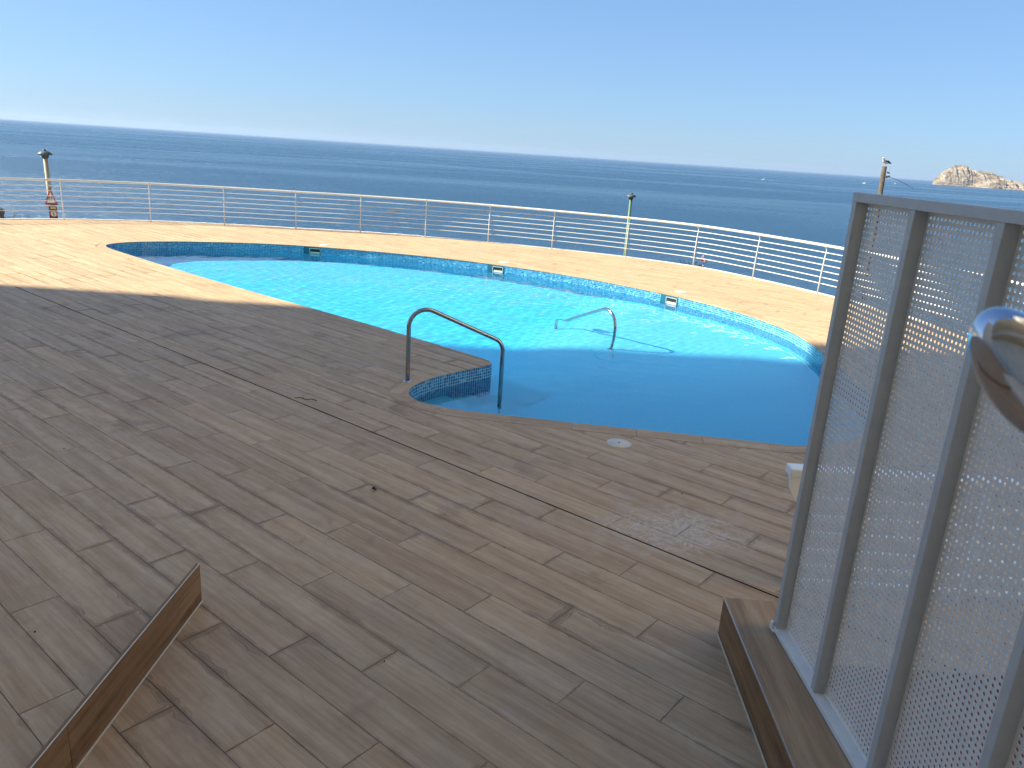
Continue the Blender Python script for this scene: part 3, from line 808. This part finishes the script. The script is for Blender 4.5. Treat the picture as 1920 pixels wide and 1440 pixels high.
# dry straw and mortar crumbs at the foot
dbr = empty('straw_tuft', (SX+.005, SY-.045, KH+.0008), label='wisp of dry straw and crumbs at the foot of the perforated screen', cat='debris')
bm = bmesh.new()
for k in range(16):
    a = random.uniform(0, 6.28); l_ = random.uniform(.02, .06); x0, y0 = random.uniform(-.02, .02), random.uniform(-.05, .02)
    tube(bm, [(x0, y0, .0015), (x0+.5*l_*math.cos(a), y0+.5*l_*math.sin(a), .006), (x0+l_*math.cos(a), y0+l_*math.sin(a), .002)], .0009, 4)
bmobj('stalks', bm, M_straw, dbr)

# ------------------------------------------------------------------ low tiled upstand at the left
us = empty('tiled_upstand', (-1.645, 3.72, 0), rad(-.7), label='thin low brown wood-look tiled upstand crossing the near left deck', cat='low wall')
UH = .235
for a, b, pid in ((0, -1.24, .22), (-1.243, -2.5, .57), (-2.503, -4.2, .83)):
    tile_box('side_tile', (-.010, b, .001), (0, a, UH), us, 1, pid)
bm = bmesh.new(); box(bm, (-.020, -4.2, 0), (-.0102, 0, UH+.001)); bmobj('back_board', bm, M_kerbtile, us)
bm = bmesh.new(); box(bm, (-.004, -4.2, UH), (.0012, .0012, UH+.002)); box(bm, (-.004, -.0005, 0), (.0012, .0015, UH)); bmobj('edge_trim', bm, M_cream, us)
bm = bmesh.new(); box(bm, (.0, -4.2, -.001), (.006, .002, .005)); bmobj('grout_line', bm, M_cream, us)

# ------------------------------------------------------------------ white barred barrier behind the screen
br = empty('barrier', (1.67, 4.2, 0), label='low white barrier with horizontal bars, its rounded end jutting out behind the grey screen', cat='barrier')
bm = bmesh.new(); box(bm, (0, 0, .775), (3.4, .10, .83), .006); bmobj('top_board', bm, M_lounger, br)
bm = bmesh.new(); pr = [(.0, .775), (.09, .775), (.09, .60), (.055, .63), (.015, .70)]
a_ = [bm.verts.new((x, .008, z)) for x, z in pr]; b_ = [bm.verts.new((x, .03, z)) for x, z in pr]
bm.faces.new(a_); bm.faces.new(b_[::-1])
for i in range(5): bm.faces.new((a_[i], a_[(i+1) % 5], b_[(i+1) % 5], b_[i]))
bmobj('end_bracket', bm, M_lounger, br)
for z in (.63, .51, .40, .285, .175, .075):
    bm = bmesh.new(); box(bm, (.19, .03, z-.016), (3.4, .06, z+.016), .004); bmobj('bar', bm, M_lounger, br)
for x in (.14, 1.2, 2.26, 3.32):
    bm = bmesh.new(); box(bm, (x, .061, 0), (x+.045, .097, .776), .004); bmobj('post', bm, M_lounger, br)
bm = bmesh.new(); box(bm, (1.72, .6, .001), (3.6, 3.5, .02), .006)
tag(bmobj('floor_mat', bm, M_maroon), 'dark red mat lying on the deck behind the perforated screen', 'mat')

# ------------------------------------------------------------------ chrome knob close to the viewer
kn = empty('chrome_handle', (.3905, .5665, 2.3625), label='blurred polished chrome handle end at the right edge close to the viewer', cat='handle')
ax = (rt*.55 - up*.83).normalized()
q = Matrix((fwd.cross(ax).normalized(), fwd, ax)).transposed().to_4x4()
bm = bmesh.new()
lathe(bm, [(.031*math.sin(t), -.060*math.cos(t)) for t in np.linspace(0, math.pi, 33)], 48, q); bmobj('knob', bm, M_chrome, kn, True)
bm = bmesh.new(); tube(bm, [(0, 0, 0), (.08, .01, -.05), (.3, .02, -.09)], .012, 14); bmobj('stem', bm, M_chrome, kn, True)

# ------------------------------------------------------------------ path lamps beyond the railing
def path_lamp(x, y, ztop, zb, hr_, pr_, mat, label, lean=0):
    t = empty('path_lamp', (x, y, zb), label=label, cat='lamp', group='mushroom path lamps')
    h = ztop-zb; hd = hr_
    bm = bmesh.new(); tube(bm, [(0, 0, 0), (-lean*h, 0, h-hd*.5)], [pr_*1.15, pr_], 14); bmobj('post', bm, mat, t, True)
    T = Matrix.Translation((-lean*h, 0, h-hd*.78))
    bm = bmesh.new(); lathe(bm, [(pr_*.8, .0), (hd*.9, .02*hd), (hd, .06*hd), (hd*.85, .28*hd), (hd*.5, .5*hd), (hd*.2, .6*hd), (0, .62*hd)], 28, T); bmobj('shade', bm, M_lampgrey, t, True)
    bm = bmesh.new(); lathe(bm, [(hd*.2, .55*hd), (hd*.2, .72*hd), (hd*.1, .82*hd), (0, .85*hd)], 12, T); bmobj('finial', bm, M_lampdark, t, True)
    bm = bmesh.new(); lathe(bm, [(pr_*1.7, 0), (pr_*1.5, -hd*.3), (pr_*1.05, -hd*.5)], 14, T); bmobj('collar', bm, M_lampdark, t, True)
    return t
path_lamp(-13.98, 23.1, 1.72, -2.3, .205, .06, M_postcream, 'cream path lamp with a grey mushroom shade at the far left behind the railing', .012)
path_lamp(5.05, 37.67, 1.02, -5.2, .25, .068, M_postgreen, 'pale green path lamp with a grey mushroom shade behind the middle of the railing', -.004)
# signs fixed beside the cream lamp
sg = empty('warning_sign', (-13.86, 22.88, -2.2), rad(24), label='red-bordered triangular warning sign with black marks behind the left railing', cat='sign')
bm = bmesh.new(); tube(bm, [(0, .03, 0), (0, .03, 2.75)], .025, 8); bmobj('pole', bm, M_lampgrey, sg, True)
def tri(sc, y, mat, name, par, dz=0):
    bm = bmesh.new(); P = [(-.17*sc, .13-.165*sc+dz), (.17*sc, .13-.165*sc+dz), (0, .13+.33*sc+dz)]
    a = [bm.verts.new((x, y, z+2.4)) for x, z in P]; b = [bm.verts.new((x, y+.004, z+2.4)) for x, z in P]
    bm.faces.new(a); bm.faces.new(b[::-1])
    for i in range(3): bm.faces.new((a[i], a[(i+1) % 3], b[(i+1) % 3], b[i]))
    return bmobj(name, bm, mat, par)
tri(1.0, 0, M_signred, 'red_border', sg); tri(.64, -.004, M_signwhite, 'white_face', sg)
bm = bmesh.new()
tube(bm, [(-.03, -.006, 2.60), (-.05, -.006, 2.55), (-.028, -.006, 2.49)], .011, 6); tube(bm, [(.02, -.006, 2.63), (.028, -.006, 2.55), (.02, -.006, 2.49)], .010, 6)
tube(bm, [(-.03, -.006, 2.60), (.0, -.006, 2.565)], .008, 6); bmobj('pictogram', bm, M_signblack, sg)
sg2 = empty('notice_sign', (-13.80, 22.83, -.34), rad(24), label='yellow and black notice plate with a round symbol under the triangular sign', cat='sign')
bm = bmesh.new(); box(bm, (-.105, 0, 0), (.105, .006, .50), .002); bmobj('black_plate', bm, M_signblack, sg2)
bm = bmesh.new(); box(bm, (-.075, -.004, .02), (.095, -.0005, .13)); box(bm, (-.06, -.004, .39), (.08, -.0005, .45)); bmobj('yellow_field', bm, M_signyellow, sg2)
rx = Matrix.Translation((0.01, -.006, .25)) @ Matrix.Rotation(math.pi/2, 4, 'X')
bm = bmesh.new(); lathe(bm, [(0, .0), (.085, 0), (.085, .004)], 24, rx); bmobj('disc', bm, M_signwhite, sg2)
bm = bmesh.new(); tube(bm, [tuple(rx@Vector((.085*math.cos(a), .085*math.sin(a), .004))) for a in np.linspace(0, 6.283, 25)[:-1]], .013, 6, closed=True); bmobj('ring', bm, M_signred, sg2)
bm = bmesh.new(); tube(bm, [(.0, -.014, .20), (.03, -.014, .24), (-.01, -.014, .26), (.02, -.014, .30)], .012, 6); bmobj('symbol', bm, M_signblack, sg2)

# wooden pole with gull and stay wire
wp = empty('wooden_pole', (12.30, 27.35, -3.2), label='weathered wooden pole rising behind the perforated screen', cat='pole')
bm = bmesh.new(); tube(bm, [(0, 0, 0), (-.05, .03, 3.2), (-.13, .07, 6.05)], [.095, .088, .078], 12); bmobj('shaft', bm, M_wood, wp, True)
bm = bmesh.new(); tube(bm, [(-.05, .0, 5.70), (.07, -.03, 5.74)], .03, 8); tube(bm, [(-.04, 0, 5.86), (.05, -.02, 5.84)], .022, 8); bmobj('bracket', bm, M_lampdark, wp)
bm = bmesh.new(); tube(bm, [(12.24, 27.4, 2.55), (14.2, 30.6, 2.42), (17, 35, 2.1)], .009, 5); tag(bmobj('stay_wire', bm, M_lampdark), 'thin dark wire running from the wooden pole out towards the sea', 'wire')
M_gullw = simple('gull_white', (.8, .8, .78), .7); M_gullg = simple('gull_grey', (.06, .065, .07), .7); M_beak = simple('gull_beak', (.6, .3, .03), .5)
gl = empty('seagull', (12.17, 27.42, 2.86), rad(200), label='small white and dark-winged gull perched on top of the wooden pole', cat='bird')
bm = bmesh.new()
bmx = [(-.20, .0, .10), (-.12, 0, .115), (-.03, 0, .135), (.06, 0, .16), (.10, 0, .20), (.115, 0, .245), (.14, 0, .25), (.155, 0, .248)]
tube(bm, bmx, [.008, .035, .062, .058, .036, .034, .026, .01], 12); bmobj('body', bm, M_gullw, gl, True)
for s_ in (-1, 1):
    bm = bmesh.new(); tube(bm, [(.05, s_*.045, .17), (-.06, s_*.058, .155), (-.17, s_*.035, .115), (-.27, s_*.012, .085)], [.018, .034, .022, .004], 8); bmobj('wing', bm, M_gullg, gl, True)
    bm = bmesh.new(); tube(bm, [(.0, s_*.022, .09), (.01, s_*.022, .0)], .005, 6); bmobj('leg', bm, M_beak, gl)
bm = bmesh.new(); tube(bm, [(.15, 0, .247), (.195, 0, .236)], [.010, .003], 6); bmobj('beak', bm, M_beak, gl)

# ------------------------------------------------------------------ plants at the deck edge
def bush(name, x, y, z, r, h, n, label, mat=M_leaf, cat='plant', flower=False):
    t = empty(name, (x, y, z), label=label, cat=cat)
    bm = bmesh.new(); bw = bmesh.new()
    for k in range(max(4, n//40)):
        a = random.uniform(0, 6.28); tube(bw, [(0, 0, -1.2), (.3*r*math.cos(a), .3*r*math.sin(a), 0), (.8*r*math.cos(a), .8*r*math.sin(a), h*.7)], [.015, .01, .004], 5)
    for k in range(n):
        a = random.uniform(0, 6.28); rr = r*random.random()**.5; zz = h*random.random()*(1-.5*(rr/r)**2)
        c = Vector((rr*math.cos(a), rr*math.sin(a), zz-.1)); s_ = random.uniform(.025, .06)
        d = Vector((random.uniform(-1, 1), random.uniform(-1, 1), random.uniform(-.2, 1))).normalized(); e = d.cross(Vector((random.random(), random.random(), random.random()))).normalized()
        bm.faces.new([bm.verts.new(c-e*s_*.3), bm.verts.new(c+d*s_), bm.verts.new(c+e*s_*.3), bm.verts.new(c-d*s_*.8)])
    bmobj('stems', bw, M_twig, t); bmobj('foliage', bm, mat, t)
    if flower:
        bm = bmesh.new()
        for k in range(26):
            c = Vector((.30+random.gauss(0, .05), -.05+random.gauss(0, .03), h*.85+random.gauss(0, .06))); s_ = .035
            d = Vector((random.uniform(-1, 1), random.uniform(-1, 1), random.uniform(-1, 1))).normalized(); e = d.cross(Vector((.3, .7, .5))).normalized()
            bm.faces.new([bm.verts.new(c-e*s_*.6), bm.verts.new(c+d*s_), bm.verts.new(c+e*s_*.6), bm.verts.new(c-d*s_)])
        bmobj('flowers', bm, M_pink, t)
    return t
bush('bush', 4.70, 21.35, -.32, .42, .36, 420, 'dark green bush with a pink flower head behind the right part of the railing', flower=True)
bush('bush', -13.55, 20.75, -.12, .5, .26, 260, 'sparse dry weeds beyond the deck edge at the far left', simple('dry_weed', (.16, .17, .06), .8, 0, .4))
bush('seedling', 1.3, 21.75, -.2, .10, .22, 30, 'tiny dark sprig poking over the deck edge left of the green lamp')
bm = bmesh.new(); bmesh.ops.create_icosphere(bm, subdivisions=3, radius=.42)
for q in bm.verts:
    q.co *= 1+.22*math.sin(q.co.x*9+q.co.y*7)*math.cos(q.co.z*8); q.co.z *= .7
o = bmobj('boulder', bm, M_wood); o.location = (-14.15, 20.55, .0); tag(o, 'dark boulder at the extreme left beyond the deck edge', 'rock')

# ------------------------------------------------------------------ small things on the deck
lf = empty('dry_leaf', (-.98, 5.29, .002), label='curled dark brown dead leaf lying on the shaded deck', cat='leaf')
bm = bmesh.new()
for k in range(11):
    a = random.uniform(0, 6.28); l_ = random.uniform(.018, .034); c = Vector((random.gauss(0, .009), random.gauss(0, .007), .010+random.uniform(0, .012)))
    d = Vector((math.cos(a), math.sin(a), random.uniform(-.3, .6))); e = Vector((-math.sin(a), math.cos(a), random.uniform(-.5, .5)))
    v4 = [bm.verts.new(c-d*l_*.5), bm.verts.new(c+e*l_*.35+Vector((0, 0, .006))), bm.verts.new(c+d*l_*.6), bm.verts.new(c-e*l_*.35+Vector((0, 0, .006)))]
    bm.faces.new(v4)
bmobj('blade', bm, M_dryleaf, lf)
tw = empty('twig', (-2.03, 7.27, .003), label='thin dark twig lying across the expansion joint', cat='twig')
bm = bmesh.new(); tube(bm, [(-.14, .03, .004), (-.08, .035, .01), (-.02, .0, .005), (.04, .005, .012), (.10, -.02, .005)], .0035, 5); tube(bm, [(.04, .005, .012), (.07, .03, .006)], .002, 5); tube(bm, [(-.08, .035, .01), (-.05, .055, .004)], .002, 5)
bmobj('stick', bm, M_twig, tw)
for x, y, mt, lb in [(-3.55, 5.68, M_twig, 'black speck of grit at the far left of the shaded deck'),
                     (-2.35, 3.35, M_twig, 'dark crumb of grit left of the low tiled upstand'),
                     (.28, 3.03, M_whitekerb, 'pale crumb lying near the bottom centre of the deck'),
                     (.02, 4.55, M_twig, 'dark speck of grit midway between the dead leaf and the tiled kerb'),
                     (-.55, 3.3, M_twig, 'dark crumb of grit right of the low tiled upstand'),
                     (1.4, 5.6, M_twig, 'tiny dark crumb between the white powder stain and the near lid')]:
    bm = bmesh.new(); bmesh.ops.create_icosphere(bm, subdivisions=1, radius=random.uniform(.004, .006))
    for q in bm.verts: q.co *= random.uniform(.6, 1.3)
    o = bmobj('grit_crumb', bm, mt); o.location = (x, y, .003)
    tag(o, lb, 'grit', 'crumbs of grit scattered on the shaded deck')

# ------------------------------------------------------------------ boats far out
def boat(x, y, s_, hd, label, wake=0):
    t = empty('speedboat', (x, y, -18), hd, label=label, cat='boat')
    bm = bmesh.new(); L, W_, Hh = 9*s_, 3*s_, 1.6*s_
    secs = [(-.5, .8, .1), (0, 1, 0), (.3, .8, .05), (.5, .05, .5)]
    rg = []
    for a, b, c in secs: rg.append([bm.verts.new((a*L, b*W_/2, Hh)), bm.verts.new((a*L, b*W_*.35, c*Hh-.1)), bm.verts.new((a*L, -b*W_*.35, c*Hh-.1)), bm.verts.new((a*L, -b*W_/2, Hh))])
    for A_, B_ in zip(rg, rg[1:]):
        for k in range(4): bm.faces.new((A_[k], A_[(k+1) % 4], B_[(k+1) % 4], B_[k]))
    bm.faces.new(rg[0]); bm.faces.new(rg[-1][::-1]); bmobj('hull', bm, M_white_pl, t)
    bm = bmesh.new(); box(bm, (-.2*L, -W_*.3, Hh), (.15*L, W_*.3, Hh*2), .2); bmobj('cabin', bm, M_white_pl, t)
    if wake:
        bm = bmesh.new(); P = [(-.3*L, W_*.4), (-.3*L, -W_*.4), (-wake*.4, -W_*.9), (-wake, -W_*.5), (-wake, W_*.4), (-wake*.5, W_*1.0)]
        bm.faces.new([bm.verts.new((a, b, .25)) for a, b in P]); bmobj('wake', bm, M_signwhite, t)
    return t
boat(452, 1520, .9, rad(176), 'white speedboat with a foam wake out on the open sea', 24)
boat(930, 2200, .9, rad(150), 'tiny white boat on the sea just left of the wooden pole')
boat(1291, 2794, 1.0, rad(20), 'tiny boat on the sea between the wooden pole and the island')
bm = bmesh.new(); bmesh.ops.create_icosphere(bm, subdivisions=2, radius=1)
for q in bm.verts: q.co = Vector((q.co.x*2.3, q.co.y*1.6, max(-.2, q.co.z*.35)*random.uniform(.6, 1.2)))
o = bmobj('reef_rock', bm, M_wood); o.location = (-41, 250, -18); tag(o, 'small dark rock awash in the sea behind the railing', 'rock')

# ------------------------------------------------------------------ shading buildings and an added warm-bounce block (out of frame)
def line_y(x): return 11.80-.03*(x+2)
bt = empty('apartment_tower', (-60, 0, 0), label='tall pale apartment tower left of the terrace, casting its long shadow', cat='building')
bm = bmesh.new(); x1 = -42; x0 = -60
box(bm, (x0+60, -12, -4), (x1+60, line_y(x1)-.45, 39)); bmobj('wall', bm, M_render, bt)
for k in range(12):
    bm = bmesh.new(); box(bm, (x0+60-.3, -12.3, 1.55+k*3.1), (x1+60+.3, line_y(x1), 1.8+k*3.1), .02); bmobj('floor_band', bm, M_rail, bt)
hb = empty('host_building', (0, -3.5, 0), label='pale building behind the viewer with a balcony slab overhead', cat='building')
bm = bmesh.new(); box(bm, (-16, -6, -.5), (9, 0, 30)); bmobj('wall', bm, M_render, hb)
for k in range(1, 9):
    bm = bmesh.new(); box(bm, (-16, .002, 1.9+k*3.0), (9, 1.6, 2.1+k*3.0), .01); bmobj('balcony_slab', bm, M_render, hb)
bm = bmesh.new(); box(bm, (-2.2, 1.4, -.01), (1.1, 3.0, .74), .01); o = bmobj('landing', bm, M_render, hb)

nb2 = empty('bounce_block', (10.5, -4, 0), label='added unseen cream block right of the terrace, bouncing warm sunlight', cat='building')
bm = bmesh.new(); box(bm, (0, -26, -6), (14, 8, 34)); bmobj('wall', bm, simple('bounce_facade', (.86, .74, .56), .85, 0, .08, 1), nb2)  # unseen block added to throw warm sunlight into the shaded terrace
for k in range(8):
    bm = bmesh.new(); box(bm, (-.9, -25, 1+k*3.1), (-.002, 7, 1.2+k*3.1), .01); bmobj('balcony_slab', bm, M_rail, nb2)

# ------------------------------------------------------------------ sea haze
hz = NT('sea_haze'); pv = hz.n('ShaderNodeVolumePrincipled'); hz.setin(pv, 'Color', (.62, .76, 1.0)); hz.setin(pv, 'Density', 3.4e-5); hz.setin(pv, 'Anisotropy', .2)
hz.l(pv.outputs[0], hz.out.inputs['Volume'])
bm = bmesh.new(); box(bm, (-24000, -3000, -19), (24000, 24000, 140)); tag(bmobj('haze', bm, hz.m), 'thin pale sea haze', kind='stuff')
